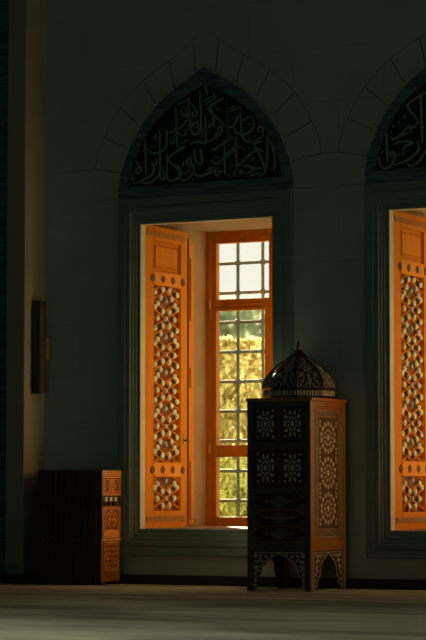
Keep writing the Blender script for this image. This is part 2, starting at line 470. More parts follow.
# incised voussoir joints around each arch
VOUSSOIR = [(-.812,2.689,-.616,2.652),(-.750,2.892,-.583,2.816),(-.632,3.084,-.488,2.961),(-.460,3.242,-.366,3.087),(-.270,3.356,-.220,3.171),(-.092,3.467,-.074,3.264)]
HALF_OUT = [(.812,2.689),(.795,2.79),(.750,2.892),(.695,2.995),(.632,3.084),(.550,3.170),(.460,3.242),(.367,3.303),(.270,3.356),(.135,3.441),(0,3.525)]
def joints(x, name):
    m = MB()
    for a, b, c, d in VOUSSOIR:
        for sg in (1, -1):
            m.ribbon([(x+sg*a, b), (x+sg*c, d)], .007, -.0025, .0, taper=1)
    m.ribbon(arch(HALF_OUT, x), .0036, -.002, .0, taper=1)
    m.box(x-1.0 if x == 0 else x-.872, x-.812, -.002, 0, 2.686, 2.690)
    m.box(x+.812, x+.872, -.002, 0, 2.686, 2.690)
    m.box(x-.80, x-.630, -.002, 0, 2.478, 2.482); m.box(x+.630, x+.80, -.002, 0, 2.478, 2.482)
    return structure(m.build(name, M['joint']))
joints(0, 'trim_6'); joints(BAY, 'trim_7')

# ------------------------------------------------------------------ wooden windows, panes, grilles
def window(x, n):
    y0, y1 = DEEP, DEEP+.07
    f = MB()
    f.rframe(-OPEN, OPEN, ZB, ZT, .042, y0, y1)
    f.box(-.020, .020, y0+.01, y1, ZB+.042, ZT-.042)
    f.box(-OPEN+.042, OPEN-.042, y0+.012, y1, 1.838, 1.862)
    fr = structure(f.build('window_%d' % n, M['frame_wood'], loc=(x, 0, 0), bevel=.003))
    for sg in (-1, 1):
        xa, xb = (-.489, -.021) if sg < 0 else (.021, .489)
        up = MB().ring([(xa,1.863),(xb,1.863),(xb,2.317),(xa,2.317)], [(xa+.036,1.893),(xb-.034,1.893),(xb-.034,2.276),(xa+.036,2.276)] if sg < 0 else
                       [(xa+.034,1.893),(xb-.036,1.893),(xb-.036,2.276),(xa+.034,2.276)], y0+.014, y0+.062)
        up.build('upper_sash', M['frame_wood'], fr, bevel=.004)
        lo = MB()
        ia, ib = (xa+.038, xb-.062) if sg < 0 else (xa+.062, xb-.038)
        lo.box(xa, ia, y0+.008, y0+.062, .394, 1.837); lo.box(ib, xb, y0+.008, y0+.062, .394, 1.837)
        lo.box(ia, ib, y0+.008, y0+.062, 1.815, 1.837); lo.box(ia, ib, y0+.008, y0+.062, .822, .903); lo.box(ia, ib, y0+.008, y0+.062, .394, .418)
        lo.build('lower_sash', M['frame_wood'], fr, bevel=.004)
        g = MB()
        g.box(xa+.02, xb-.02, y0+.040, y0+.044, 1.88, 2.30); g.box(xa+.03, xb-.03, y0+.040, y0+.044, .40, 1.83)
        g.build('pane', M['glass'], fr)
    for z in (1.86, .88):
        MB().rod((-.494, y0-.008, z-.03), (-.494, y0-.008, z+.03), .007).build('hinge', M['bracket'], fr)
    return fr
window(0, 1); window(BAY, 2)

def grille(x, label):
    y = 1.12
    g = MB()
    xsb = [-.532+.19*i for i in range(6)]; zsb = [2.147-.2025*i for i in range(9)]
    for px in xsb: g.rod((px, y, ZB), (px, y, ZT), .0115, 8)
    for pz in zsb: g.rod((-OPEN-.03, y, pz), (OPEN+.03, y, pz), .0115, 8)
    o = tag(g.build('window_grille', M['iron'], loc=(x, 0, 0)), label, 'window grille', 'iron window grilles')
    kn = MB()
    for px in xsb:
        for pz in zsb: kn.ball((px, y, pz), .0235, .0235, .0235, 8, 6)
    kn.build('knot_pattern', M['iron'], o)
grille(0, 'grey iron grid grille with ball knots outside the window beside the domed cabinet')

grille(BAY, 'grey iron grid grille with ball knots outside the second window, by the right edge')

# ------------------------------------------------------------------ shutters
P_ = .2355
BOSS = [(.046,.046),(-.046,.046),(-.115,0),(.115,0),(.046,-.045),(-.046,-.045),(-.150,-.07),(.150,-.07),(-.076,-.10),(.076,-.10),(.115,-.139),(-.115,-.139),(.150,-.165),(-.150,-.165)]
STAR = [(0,0),(0,-.1177)]
def clip_line(z0, sl, hw, za, zb):
    """segment of z = z0 + sl*u inside |u|<hw, za<z<zb"""
    ua, ub = -hw, hw
    lo, hi = sorted(((za-z0)/sl, (zb-z0)/sl))
    ua, ub = max(ua, lo), min(ub, hi)
    return None if ub-ua < .01 else ((ua, z0+sl*ua), (ub, z0+sl*ub))
def shutter(x, side, label):
    """side -1: folded against the left of the recess, its face towards +x"""
    root = empty('window_shutter', (x+side*.472, .058, ZB))
    tag(root, label, 'window shutter', 'carved window shutters folded into the recesses')
    Lh = .575; H = 1.965; s = -side
    pc, hw = .300, .183                      # panel centre and half width along the leaf
    zl = [(.112, .334), (.428, 1.582)]        # the two lattice fields, above the sill
    lf = MB()
    def bx(m, u0, u1, d0, d1, z0, z1): m.box(*sorted((s*d0, s*d1)), u0, u1, z0, z1)
    bx(lf, 0, pc-hw, -.036, 0, 0, H); bx(lf, pc+hw, Lh, -.036, 0, 0, H)
    for z0, z1 in ((0, zl[0][0]), (zl[0][1], zl[1][0]), (zl[1][1], 1.672), (1.872, H)): bx(lf, pc-hw, pc+hw, -.036, 0, z0, z1)
    bx(lf, pc-hw, pc+hw, -.036, -.016, 1.672, 1.872)
    leafo = lf.build('leaf', M['wood'], root, bevel=.003)
    pn = MB(); d = lambda a, b: sorted((s*a, s*b))
    a, b = d(-.016, -.004)
    pn.ring([(pc-hw+.022,1.694),(pc+hw-.022,1.694),(pc+hw-.022,1.850),(pc-hw+.022,1.850)], [(pc-hw+.03,1.702),(pc+hw-.03,1.702),(pc+hw-.03,1.842),(pc-hw+.03,1.842)], a, b, 'yz')
    bx(pn, pc-hw+.036, pc+hw-.036, -.016, -.006, 1.708, 1.836)
    pn.build('raised_panel', M['wood'], leafo, bevel=.004)
    bk = MB(); ba = MB(); bo = MB()
    for z0, z1 in zl:
        bx(bk, pc-hw, pc+hw, -.034, -.026, z0, z1)
        z0c, z1c = z0+.002, z1-.002
        base = 1.605                         # height of the first star
        for kk in range(-2, 10):
            zc = base - kk*P_
            for sl in (.35, -.35):
                for z00 in (zc, zc-P_/2+sl*hw, zc-P_/2-sl*hw):
                    sg = clip_line(z00, sl, hw-.002, z0c, z1c)
                    if sg: ba.ribbon([(pc+u_, z_) for u_, z_ in sg], .0085, *d(-.026, -.012), plane='yz', taper=1)
            for sl in (.35, -.35):
                for z00 in (zc-P_*.25, zc-P_*.75):
                    sg = clip_line(z00, sl, hw-.002, z0c, z1c)
                    if sg: ba.ribbon([(pc+u_, z_) for u_, z_ in sg], .005, *d(-.026, -.017), plane='yz', taper=1)
            for u, v in BOSS:
                if z0+.012 < zc+v < z1-.012: bo.ball((s*-.012, pc+u, zc+v), .012, .0235, .0205, 8, 6)
            for u, v in STAR:
                if z0+.012 < zc+v < z1-.012:
                    bo.prism([(pc+u+.012*cos(pi/2*i)*(1 if i % 2 else .8), zc+v+.018*sin(pi/2*i)) for i in range(4)], *d(-.026, -.004), plane='yz')
        bx(ba, pc-hw, pc-hw+.006, -.026, -.010, z0, z1); bx(ba, pc+hw-.006, pc+hw, -.026, -.010, z0, z1)
    bk.build('lattice_ground', M['lattice_back'], leafo)
    ba.build('lattice', M['lattice'], leafo)
    bo.build('pearl_pattern', M['pearl'], leafo)
    for zc in (.379, 1.625):
        bn = MB(); bx(bn, pc-hw, pc+hw, 0, .0025, zc-.044, zc+.044); bn.build('inlaid_band', M['band'], leafo)
        for i in range(4):
            cu = pc-.204+.136*i
            md = MB().prism([(cu+.026*(1+.07*cos(8*t*pi/16))*cos(2*pi*t/16), zc+.024*(1+.07*cos(8*t*pi/16))*sin(2*pi*t/16)) for t in range(16)], *d(0, .006), plane='yz').build('medallion', M['medallion'], leafo)
    for zc in (.062, 1.915):
        sp = MB()
        pts = [(.015, zc-.017), (.49, zc-.017), (.505, zc-.024), (.535, zc), (.505, zc+.024), (.49, zc+.017), (.015, zc+.017)]
        sp.prism(pts, *d(0, .005), plane='yz'); sp.build('strap_hinge', M['strap'], leafo)
    kb = MB()
    kb.rod((0, .525, .575), (s*.03, .525, .575), .007); kb.ball((s*.034, .525, .575), .013, .016, .016, 10, 6)
    kb.ball((0, .525, .575), .006, .02, .026, 10, 6)
    kb.build('knob', M['knob'], root)
    # the second leaf, folded behind the first
    fl = MB()
    bx(fl, .085, .722, -.056, -.046, .02, 1.93); bx(fl, .652, .722, -.046, -.030, .02, 1.90)
    for z0, z1 in ((1.38, 1.80), (.05, .44), (.93, 1.06)): bx(fl, .664, .710, -.030, -.020, z0, z1)
    es = MB(); bx(es, .5755, .6515, -.046, -.031, .02, H-.03); es.build('edge_shade', M['gap_shade'], root)['label'] = 'dark strip painted as the shade between the folded leaves'  # dark strip set where only shade lies between the leaves
    fl.build('folded_leaf', M['wood'], root, bevel=.003)
    return root
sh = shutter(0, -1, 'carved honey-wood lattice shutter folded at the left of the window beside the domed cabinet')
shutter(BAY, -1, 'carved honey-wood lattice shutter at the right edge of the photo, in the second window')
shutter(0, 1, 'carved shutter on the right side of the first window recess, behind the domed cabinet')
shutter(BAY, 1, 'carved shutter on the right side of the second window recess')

# ------------------------------------------------------------------ domed cabinet
CW, CD = .422, .50
CH = 1.150
cab = empty('domed_cabinet', (.995-CW/2, -.05-CD/2, 0))
tag(cab, 'tall dark inlaid cabinet with an eight-sided dome standing before the right side of the window', 'cabinet')
hx, hy = CW/2, CD/2
c = MB()
for sx in (-1, 1):
    for sy in (-1, 1):
        c.box(*sorted((sx*hx, sx*(hx-.034))), *sorted((sy*hy, sy*(hy-.034))), 0, CH-.02)
c.box(-hx+.014, hx-.014, -hy+.014, hy-.014, .250, CH-.02)
for z0, z1 in ((.238, .292), (.578, .616), (.848, .882), (1.108, CH-.02)):
    c.box(-hx+.034, hx-.034, -hy+.002, -hy+.014, z0, z1)
for sx in (-1, 1):
    for z0, z1 in ((.238, .292), (1.098, CH-.02)):
        c.box(*sorted((sx*(hx-.002), sx*(hx-.014))), -hy+.034, hy-.034, z0, z1)
    for y0, y1 in ((-hy+.034, -hy+.064), (hy-.064, hy-.034)):
        c.box(*sorted((sx*(hx-.004), sx*(hx-.014))), y0, y1, .292, 1.098)
c.box(-.006, .006, -hy+.003, -hy+.014, .616, 1.108)
c.build('carcass', M['cabinet'], cab, bevel=.0015)
c = MB()
for s_ in (-1, 1): c.box(*sorted((s_*(hx-.002), s_*(hx-.034))), -hy-.0018, -hy, .0, CH-.022)
for z0, z1 in ((.238, .292), (.578, .616), (.848, .882), (1.108, CH-.022)): c.box(-hx+.034, hx-.034, -hy-.0012, -hy+.002, z0, z1)
c.box(-.006, .006, -hy-.0008, -hy+.003, .616, .848); c.box(-.006, .006, -hy-.0008, -hy+.003, .882, 1.108)
c.build('front_frame', M['shaded_veneer'], cab)['label'] = 'speckled front frame, darkened for its shaded side'
MB().box(-hx-.006, hx+.010, -hy-.006, hy+.012, CH-.02, CH).build('top_board', M['cabinet'], cab, bevel=.003)

def poly_r(cu, cz, r, ang, shape):
    return [(cu+(a*cos(ang)-b*sin(ang))*r[0], cz+(a*sin(ang)+b*cos(ang))*r[1]) for a, b in shape]
KITE = [(.30,0),(.42,.105),(.54,0),(.42,-.105)]
HEXA = [(.62,0),(.70,.11),(.86,.11),(.96,0),(.86,-.11),(.70,-.11)]
SMALL = [(.56,0),(.60,.05),(.66,0),(.60,-.05)]
def star(m, cu, cz, rx, rz, n, a, b, plane, box):
    """rosette of small inlaid pieces, kept inside box = (u0,u1,z0,z1)"""
    def put(p):
        mu = sum(q[0] for q in p)/len(p); mz = sum(q[1] for q in p)/len(p)
        if box[0] < mu < box[1] and box[2] < mz < box[3]:
            p = [(min(max(u, box[0]), box[1]), min(max(z, box[2]), box[3])) for u, z in p]
            m.prism(p, a, b, plane)
    put([(cu+.20*rx*cos(2*pi*i/n), cz+.20*rz*sin(2*pi*i/n)) for i in range(n)])
    for i in range(n):
        t = 2*pi*(i+.5)/n
        put(poly_r(cu, cz, (rx, rz), t, KITE))
        put(poly_r(cu, cz, (rx, rz), t+pi/n, HEXA))
        put(poly_r(cu, cz, (rx, rz), t, SMALL))
def inlay_panel(m, u0, u1, z0, z1, n, a, b, plane='xz'):
    cu, cz = (u0+u1)/2, (z0+z1)/2
    star(m, cu, cz, (u1-u0)*.54, (z1-z0)*.52, n, a, b, plane, (u0, u1, z0, z1))
    for su in (u0+.007, u1-.007):
        for sz in (z0+.007, z1-.007):
            m.prism([(su-.006,sz-.006),(su+.006,sz-.006),(su+.006,sz+.006),(su-.006,sz+.006)], a, b, plane)
        for q in (.25, .42, .58, .75):
            zz = z0+(z1-z0)*q; m.prism([(su-.004,zz-.006),(su+.004,zz-.006),(su+.004,zz+.006),(su-.004,zz+.006)], a, b, plane)

yf = -hy
for u0, u1 in ((.036, .207), (.215, .386)):
    for z0, z1 in ((.884, 1.106), (.618, .846)):
        m = MB(); a0, a1 = u0-hx, u1-hx
        m.box(a0, a1, yf+.004, yf+.014, z0, z1)
        m.rframe(a0+.006, a1-.006, z0+.006, z1-.006, .009, yf, yf+.004)
        m.rframe(a0+.020, a1-.020, z0+.018, z1-.018, .004, yf+.001, yf+.004)
        d = m.build('door', M['cabinet_dark'], cab, bevel=.001)
        i = MB(); inlay_panel(i, a0+.028, a1-.028, z0+.027, z1-.027, 10, yf+.0022, yf+.004)
        i.build('star_inlay_pattern', M['inlay'], d)
for z0, z1 in ((.488, .574), (.392, .478), (.296, .382)):
    m = MB(); a0, a1 = .034-hx, .388-hx
    m.box(a0, a1, yf+.004, yf+.014, z0, z1); m.rframe(a0, a1, z0, z1, .006, yf+.001, yf+.004)
    d = m.build('drawer', M['cabinet_dark'], cab, bevel=.001)
    i = MB(); cz = (z0+z1)/2; cu = (a0+a1)/2
    i.prism([(cu+.052*cos(t*pi/8)*(1+.12*cos(t*pi/2)), cz+.030*sin(t*pi/8)*(1+.12*cos(t*pi/2))) for t in range(16)], yf+.0026, yf+.004)
    for s_ in (-1, 1):
        i.ribbon([(cu+s_*.05, cz), (cu+s_*.08, cz+.004), (cu+s_*.10, cz)], .012, yf+.0026, yf+.004)
        for t_ in (-1, 1):
            uu = cu+s_*(a1-a0)/2*.965; zz = cz+t_*(z1-z0)*.41
            i.prism([(uu, zz), (uu-s_*.05, zz), (uu-s_*.022, zz-t_*.014), (uu, zz-t_*.026)], yf+.0026, yf+.004)
    i.build('cartouche_inlay_pattern', M['inlay_dim'], d)
    for s_ in (-1, 1): MB().ball((cu+s_*.084, yf+.001, cz), .007, .007, .007, 8, 6).build('knob', M['knob'], d)

# arched aprons between the feet
LOBE = [(.170,.0),(.170,.03),(.158,.045),(.150,.075),(.128,.092),(.120,.115),(.118,.140),(.098,.160),(.088,.176),(.060,.186),(.046,.200),(.020,.206),(0,.219)]
def apron(half, place, a, b, name='apron', k=1.0):
    L = [(u*k, z) for u, z in LOBE]
    pts = [(-half, 0)] + [(-u, z) for u, z in L] + [(u, z) for u, z in L[-2::-1]] + [(half, 0), (half, .238), (-half, .238)]
    p = MB().prism(pts, a, b, place).build(name, M['cabinet_dark'], cab)
    s_ = -1 if a < 0 else 1
    fa = a if abs(a) > abs(b) else b
    i = MB()
    i.ring([(-half+.012,.004),(half-.012,.004),(half-.012,.230),(-half+.012,.230)],[(-half+.016,.006),(half-.016,.006),(half-.016,.226),(-half+.016,.226)], fa, fa+s_*.0015, place)
    edge = [(-u-.005, z) for u, z in L[1:]] + [(u+.005, z) for u, z in L[-2:0:-1]]
    edge = [(u, z+.006*(1-abs(u)/(half))) for u, z in edge]
    i.ribbon(edge, .005, fa, fa+s_*.0015, place, taper=1)
    rnd = random.Random(5)
    for q in (-1, 1):
        for (u, z, r) in ((.155,.205,.016),(.118,.206,.014),(.085,.208,.012),(.052,.214,.009),(.148,.170,.015),(.125,.182,.010),(.160,.135,.014),(.142,.118,.011),(.166,.098,.012),(.172,.062,.009),(.110,.176,.008),(.140,.145,.009),(.176,.03,.006)):
            u = min(u*k+.5*(half-.178*k), half-.02); n = 7
            i.ribbon([(q*(u+r*(1-t/9)*cos(.8*t+u*40)), z+r*(1-t/9)*sin(.8*t+u*40)) for t in range(n)], .0055, fa, fa+s_*.0015, place)
            i.prism([(q*(u+r*.35*cos(t*pi/3)), z+r*.35*sin(t*pi/3)) for t in range(6)], fa, fa+s_*.0015, place)
    i.build('scroll_inlay_pattern', M['inlay'], p)
apron(hx-.034, 'xz', yf+.004, yf+.014)
apron(hy-.034, 'yz', hx-.004, hx-.014, k=.90)
apron(hy-.034, 'yz', -hx+.004, -hx+.014, k=.90)

# inlaid side panels
for s_ in (1, -1):
    X = s_*(hx-.014)
    y0, y1, z0, z1 = -hy+.086, hy-.058, .314, 1.080
    yi0, yi1, zi0, zi1 = -hy+.138, hy-.112, .371, 1.034
    p = MB(); p.box(*sorted((X, X+s_*.004)), -hy+.066, hy-.040, .294, 1.096)
    p = p.build('side_panel', M['cabinet'], cab)
    bd = MB().ring([(y0,z0),(y1,z0),(y1,z1),(y0,z1)], [(yi0-.008,zi0-.008),(yi1+.008,zi0-.008),(yi1+.008,zi1+.008),(yi0-.008,zi1+.008)], *sorted((X+s_*.004, X+s_*.007)), plane='yz')
    bd.build('filigree_border', M['filigree'], p)
    g = MB(); g.box(*sorted((X+s_*.004, X+s_*.005)), yi0, yi1, zi0, zi1); g.build('panel_ground', M['panel_ground'], p)
    be = MB(); xx = X+s_*.007
    nz = 64; nu = 26
    for i in range(nz):
        z = z0+.005+(z1-z0-.01)*i/(nz-1)
        for yy in (y0+.005, y1-.005): be.ball((xx, yy, z), .002, .0032, .0036, 6, 4)
    for i in range(nu):
        yy = y0+.012+(y1-y0-.024)*i/(nu-1)
        for z in (z0+.005, z1-.005): be.ball((xx, yy, z), .002, .0036, .0032, 6, 4)
    xx = X+s_*.005
    cu = (yi0+yi1)/2
    for q, zc in enumerate((.915, .702, .489)):
        be.ball((xx, cu, zc), .005, .019, .019, 10, 6)
        for i in range(10):
            t = 2*pi*i/10
            be.ball((xx, cu+.050*cos(t), zc+.044*sin(t)), .004, .0105, .0095, 8, 5)
        for i in range(14):
            t = 2*pi*(i+.5)/14
            be.ball((xx, cu+.094*cos(t), zc+.084*sin(t)), .005, .0145, .0145, 8, 5)
        for yy in (yi0+.012, yi1-.012):
            for dz in (-.092, -.068, .068, .092): be.ball((xx, yy, zc+dz), .004, .0095, .0095, 8, 5)
    be.build('pearl_pattern', M['inlay'], p)
    lt = MB()
    for zc in (.915, .702, .489):
        for i in range(10):
            t = 2*pi*(i+.5)/10
            a_ = (cu+.028*cos(t), zc+.026*sin(t)); b_ = (cu+.112*cos(t+.3), zc+.100*sin(t+.3)); c_ = (cu+.112*cos(t-.3), zc+.100*sin(t-.3))
            lt.ribbon([a_, b_], .0035, *sorted((X+s_*.005, X+s_*.0065)), plane='yz', taper=1)
            lt.ribbon([a_, c_], .0035, *sorted((X+s_*.005, X+s_*.0065)), plane='yz', taper=1)
    lt.build('strapwork_pattern', M['filigree'], p)

# dome: eight facets, ridges, inlaid arabesques, finial
RD = .2235; zt = CH; DX = .014
RIM = [(1.0, 0), (1.0, .012), (.965, .014), (.965, .050), (.995, .053), (.995, .064)]
SHELL = [(.965, .064), (.958, .088), (.91, .115), (.855, .136), (.79, .154), (.72, .171), (.645, .186), (.555, .202), (.42, .225), (.285, .245), (.17, .263), (.095, .281), (.06, .295)]
dr = MB().lathe([(r*RD, z) for r, z in RIM], (DX, 0, zt), 8, pi/8, smooth=False).build('drum', M['dome'], cab)
shl = MB().lathe([(r*RD, z) for r, z in SHELL], (DX, 0, zt), 8, pi/8, smooth=False).build('dome', M['dome'], cab)
def on_facet(k, s_, t, off=.0):
    """point of facet k: s_ in -1..1 across, t = 0..1 up the profile"""
    f = t*(len(SHELL)-1); i = min(int(f), len(SHELL)-2); g = f-i
    r = (SHELL[i][0]*(1-g)+SHELL[i+1][0]*g)*RD; z = SHELL[i][1]*(1-g)+SHELL[i+1][1]*g
    a0, a1 = pi/8+k*pi/4, pi/8+(k+1)*pi/4
    p0 = Vector((r*cos(a0), r*sin(a0), 0)); p1 = Vector((r*cos(a1), r*sin(a1), 0))
    n = Vector((cos((a0+a1)/2), sin((a0+a1)/2), .35))
    return p0.lerp(p1, (s_+1)/2) + Vector((DX, 0, zt+z)) + n*off
ri = MB(); ar = MB()
ARAB = [[(0,.04),(-.12,.14),(-.1,.24),(0,.32),(.1,.24),(.12,.14),(0,.04)], [(0,.10),(0,.26)], [(-.06,.17),(.06,.17)],
        [(-.85,.06),(-.55,.10),(-.40,.20),(-.52,.28),(-.64,.22),(-.54,.17)], [(.85,.06),(.55,.10),(.40,.20),(.52,.28),(.64,.22),(.54,.17)],
        [(-.85,.34),(-.6,.30),(-.3,.36),(-.2,.46),(-.36,.50),(-.42,.42)], [(.85,.34),(.6,.30),(.3,.36),(.2,.46),(.36,.50),(.42,.42)],
        [(0,.34),(-.14,.44),(0,.56),(.14,.44),(0,.34)], [(-.82,.50),(-.5,.54),(-.3,.62)], [(.82,.50),(.5,.54),(.3,.62)],
        [(-.35,.02),(-.25,.10),(-.3,.02)], [(.35,.02),(.25,.10),(.3,.02)], [(-.8,.20),(-.72,.30)], [(.8,.20),(.72,.30)],
        [(0,.60),(-.25,.68),(0,.78),(.25,.68),(0,.60)], [(-.7,.02),(-.62,.12),(-.8,.14)], [(.7,.02),(.62,.12),(.8,.14)]]
for kf in range(8):
    for i in range(22): ri.rod(on_facet(kf, -1, i/22, .002), on_facet(kf, -1, (i+1)/22, .002), .0075, 6)
    for st in ARAB:
        L = smooth_path(st, 3)
        for p, q in zip(L[:-1], L[1:]):
            ar.rod(on_facet(kf, *p, .001), on_facet(kf, *q, .001), .0036, 5)
    for st in ([(-.93,.005),(-.93,.60)], [(.93,.005),(.93,.60)], [(-.95,.005),(.95,.005)]):
        for j in range(8):
            f0, f1 = j/8, (j+1)/8
            p = [st[0][c]+(st[1][c]-st[0][c])*f0 for c in (0,1)]; q = [st[0][c]+(st[1][c]-st[0][c])*f1 for c in (0,1)]
            ar.rod(on_facet(kf, *p, .001), on_facet(kf, *q, .001), .002, 5)
ri.build('ridge_groove_rib', M['dome_ridge'], shl); ar.build('arabesque_pattern', M['dome_inlay'], shl)
dm = MB()
for kf in range(8):
    am = (kf+1)*pi/4; n = Vector((cos(am), sin(am), 0)); t = Vector((-sin(am), cos(am), 0))
    ap = RD*.965*cos(pi/8); wd = RD*.965*sin(pi/8)
    for i in range(9):
        u = -wd+wd*2*(i+.5)/9; h = wd/9*.72
        prof = [(-h*.9,.016),(h*.9,.016),(h*.45,.028),(h*.8,.040),(0,.049),(-h*.8,.040),(-h*.45,.028)]
        vs = [n*(ap+o)+t*(u+a)+Vector((DX,0,zt+z)) for o in (-.001, .0025) for a, z in prof]
        m_ = len(prof)
        dm.add(vs, [list(range(m_))[::-1], list(range(m_, 2*m_))]+[(j,(j+1)%m_,m_+(j+1)%m_,m_+j) for j in range(m_)])
dm.build('baluster_pattern', M['inlay'], dr)
MB().lathe([(.020,.284),(.017,.297),(.013,.308),(.016,.317),(.012,.327),(.0085,.338),(.0065,.352),(.0045,.372),(.001,.404)], (DX,0,zt), 14).build('finial', M['dome'], cab)

# ------------------------------------------------------------------ folded wooden book stands in a row
NST = 11; PITCH = .0432
def book_stand():
    root = empty('folding_book_stand', (-.586, -.170, 0))
    hw = .121
    def board(x0, x1, front):
        m = MB()
        m.box(x0, x1, -hw, hw, .560, .727)
        for i in range(4): m.box(x0, x1, -hw+.0605*i+.004, -hw+.0605*i+.034, .524, .562)
        m.box(x0, x1, -hw, -hw+.012, .49, .562); m.box(x0, x1, hw-.012, hw, .49, .562)
        m.box(x0+.004, x1-.004, -hw, hw, .496, .526)
        m.box(x0, x1, -hw, hw, .296, .498)
        if front: m.box(x0, x1-.006, -hw, hw, .02, .296)
        else: m.box(x0, x1, -hw, hw, .02, .296)
        m.box(x0, x1, -hw, -hw+.045, 0, .02); m.box(x0, x1, hw-.045, hw, 0, .02)
        return m.build('board', M['board'], root, bevel=.0015)
    b1 = board(-.0185, 0, True); board(-.0385, -.0205, False)
    fc = MB(); fc.box(-.001, .0006, -hw+.001, hw-.001, .562, .726); fc.box(-.001, .0006, -hw+.001, hw-.001, .297, .497)  # thin plates in the lit wood tone over the darkened board
    fc.box(-.007, -.0054, -hw+.001, hw-.001, .021, .295)
    fc.build('carved_face', M['rahle'], b1)['label'] = 'honey-brown carved face'
    cv = MB()
    for z in (.712, .702, .692): cv.box(-.002, .0025, -hw+.004, hw-.004, z, z+.005)
    cv.box(-.002, .0035, -hw-.002, hw+.002, .278, .294)
    cv.rframe(-hw+.018, hw-.018, .572, .684, .007, -.002, .003, 'yz')
    cv.rframe(-hw+.040, hw-.040, .588, .668, .004, -.002, .002, 'yz')
    for i in range(8):
        t = 2*pi*i/8
        cv.prism([(a, b+.628) for a, b in ((.013*cos(t),.013*sin(t)),(.026*cos(t-.3),.026*sin(t-.3)),(.034*cos(t),.034*sin(t)),(.026*cos(t+.3),.026*sin(t+.3)))], -.002, .004, 'yz')
    cv.ball((.001, 0, .628), .004, .009, .009, 8, 6)
    cv.ring([(.046*cos(2*pi*i/20), .628+.037*sin(2*pi*i/20)) for i in range(20)], [(.040*cos(2*pi*i/20), .628+.032*sin(2*pi*i/20)) for i in range(20)], -.002, .003, 'yz')
    # the arched field below the hinge
    cv.rframe(-hw+.018, hw-.018, .340, .485, .006, -.002, .003, 'yz')
    AR = [(-.078,.35),(-.078,.40),(-.058,.44),(-.03,.455),(0,.472),(.03,.455),(.058,.44),(.078,.40),(.078,.35)]
    cv.ribbon(AR, .006, -.002, .003, 'yz', taper=1)
    for s_ in (-1, 1):
        cv.ribbon([(s_*.01,.365),(s_*.04,.385),(s_*.045,.41),(s_*.02,.415),(s_*.022,.395)], .007, -.002, .003, 'yz')
        cv.ribbon([(s_*.004,.41),(s_*.026,.43),(s_*.012,.445),(0,.452)], .006, -.002, .003, 'yz')
        cv.ribbon([(s_*.09,.475),(s_*.07,.465),(s_*.08,.45),(s_*.092,.455)], .005, -.002, .003, 'yz')
    cv.prism([(-hw+.022,.300),(hw-.022,.300),(hw-.022,.326),(.07,.345),(0,.352),(-.07,.345),(-hw+.022,.326)], -.002, .003, 'yz')
    cv.build('carving_pattern', M['carving'], b1)
    gr = MB(); gr.box(-.008, -.002, -.088, .088, .090, .272); g = gr.build('lower_panel', M['lectern_back'], b1)
    lp = MB()
    lp.rframe(-.088, .088, .090, .272, .006, -.004, .001, 'yz')
    rnd = random.Random(3)
    for i in range(6):
        for j in range(6):
            u = -.068+.0272*i; z = .106+.030*j; r = .0125; ph = rnd.random()*6.3; dr_ = 1 if (i+j) % 2 else -1
            lp.ribbon([(u+r*(1-t/8)*cos(ph+dr_*.95*t), z+r*(1-t/8)*sin(ph+dr_*.95*t)) for t in range(7)], .0055, -.004, .001, 'yz')
    lp.build('scroll_pattern', M['carving'], g)
    for i in range(3):
        MB().box(-.004, .0015, -hw+.0605*i+.040, -hw+.0605*i+.068, .528, .556).build('hinge_highlight', M['pearl'], b1)  # pale squares painting the highlight on the hinge knuckles
        MB().box(-.004, .0012, -hw+.0605*i+.012, -hw+.0605*i+.040, .500, .526).build('hinge_gap_shade', M['gap_shade'], b1)  # dark squares painting the shaded openings between the knuckles
    MB().box(-.004, .0008, -hw+.024, hw-.024, .578, .678).build('rosette_ground', M['lectern_back'], b1)
    MB().box(-.004, .0008, -hw+.022, hw-.022, .346, .481).build('arch_ground', M['lectern_back'], b1)
    return root
st = book_stand()
tag(st, 'rightmost carved folding book stand of the row, its lit honey-brown face turned to the window', 'book stand', 'folded book stands in a row')
ORD = ['second', 'third', 'fourth', 'fifth', 'sixth', 'seventh', 'eighth', 'ninth', 'tenth']
for i in range(1, NST):
    o = copy_tree(st); o.location.x = -.586-PITCH*i
    o.location.y = -.170 + (0, -.004, .003, -.002, .004, 0, -.003, .002, -.001, .003, 0)[i]
    o['label'] = 'dark folded wooden book stand, %s from the lit right end of the row' % ORD[i-1] if i < NST-1 else 'leftmost dark folded wooden book stand of the row, nearest the pilaster'

# ------------------------------------------------------------------ slim speaker on the pilaster
sp = empty('wall_speaker', (-1.151, -.1375, 1.225))
tag(sp, 'slim upright dark wall speaker mounted on the pilaster near the left edge', 'speaker')
MB().box(-.033, .033, -.037, .036, 0, .604).build('case', M['speaker_side'], sp, bevel=.004)
MB().box(-.029, .029, -.041, -.036, .006, .598).build('grille', M['speaker'], sp, bevel=.001)
b = MB(); b.box(-.039, -.033, -.02, .02, .12, .16); b.box(-.039, -.033, -.02, .02, .44, .48)
b.build('mount', M['speaker'], sp)
b = MB(); b.box(-.022, -.010, .036, .1375, .225, .370); b.build('wall_bracket', M['bracket'], sp, bevel=.002)['label'] = 'slim coppery bracket'

# ------------------------------------------------------------------ outside: hillside, trees, shrubs
gm = MB()
nx, ny = 24, 24; X0, X1, Y0, Y1 = -75., 25., WALL_T, 95.
def hz(x, y):
    d = math.hypot(x-7, y+13)
    t = min(1, max(0, (d-50)/28)); t = t*t*(3-2*t)
    return .05 + t*(6.1+.25*sin(x*.35)+.2*sin(x*.9+1))
vs = [(X0+(X1-X0)*i/nx, Y0+(Y1-Y0)*j/ny, 0) for j in range(ny+1) for i in range(nx+1)]
vs = [(x, y, hz(x, y)) for x, y, _ in vs]
gm.add(vs, [(j*(nx+1)+i, j*(nx+1)+i+1, (j+1)*(nx+1)+i+1, (j+1)*(nx+1)+i) for j in range(ny) for i in range(nx)], True)
structure(gm.build('ground_outside', M['hillside']))

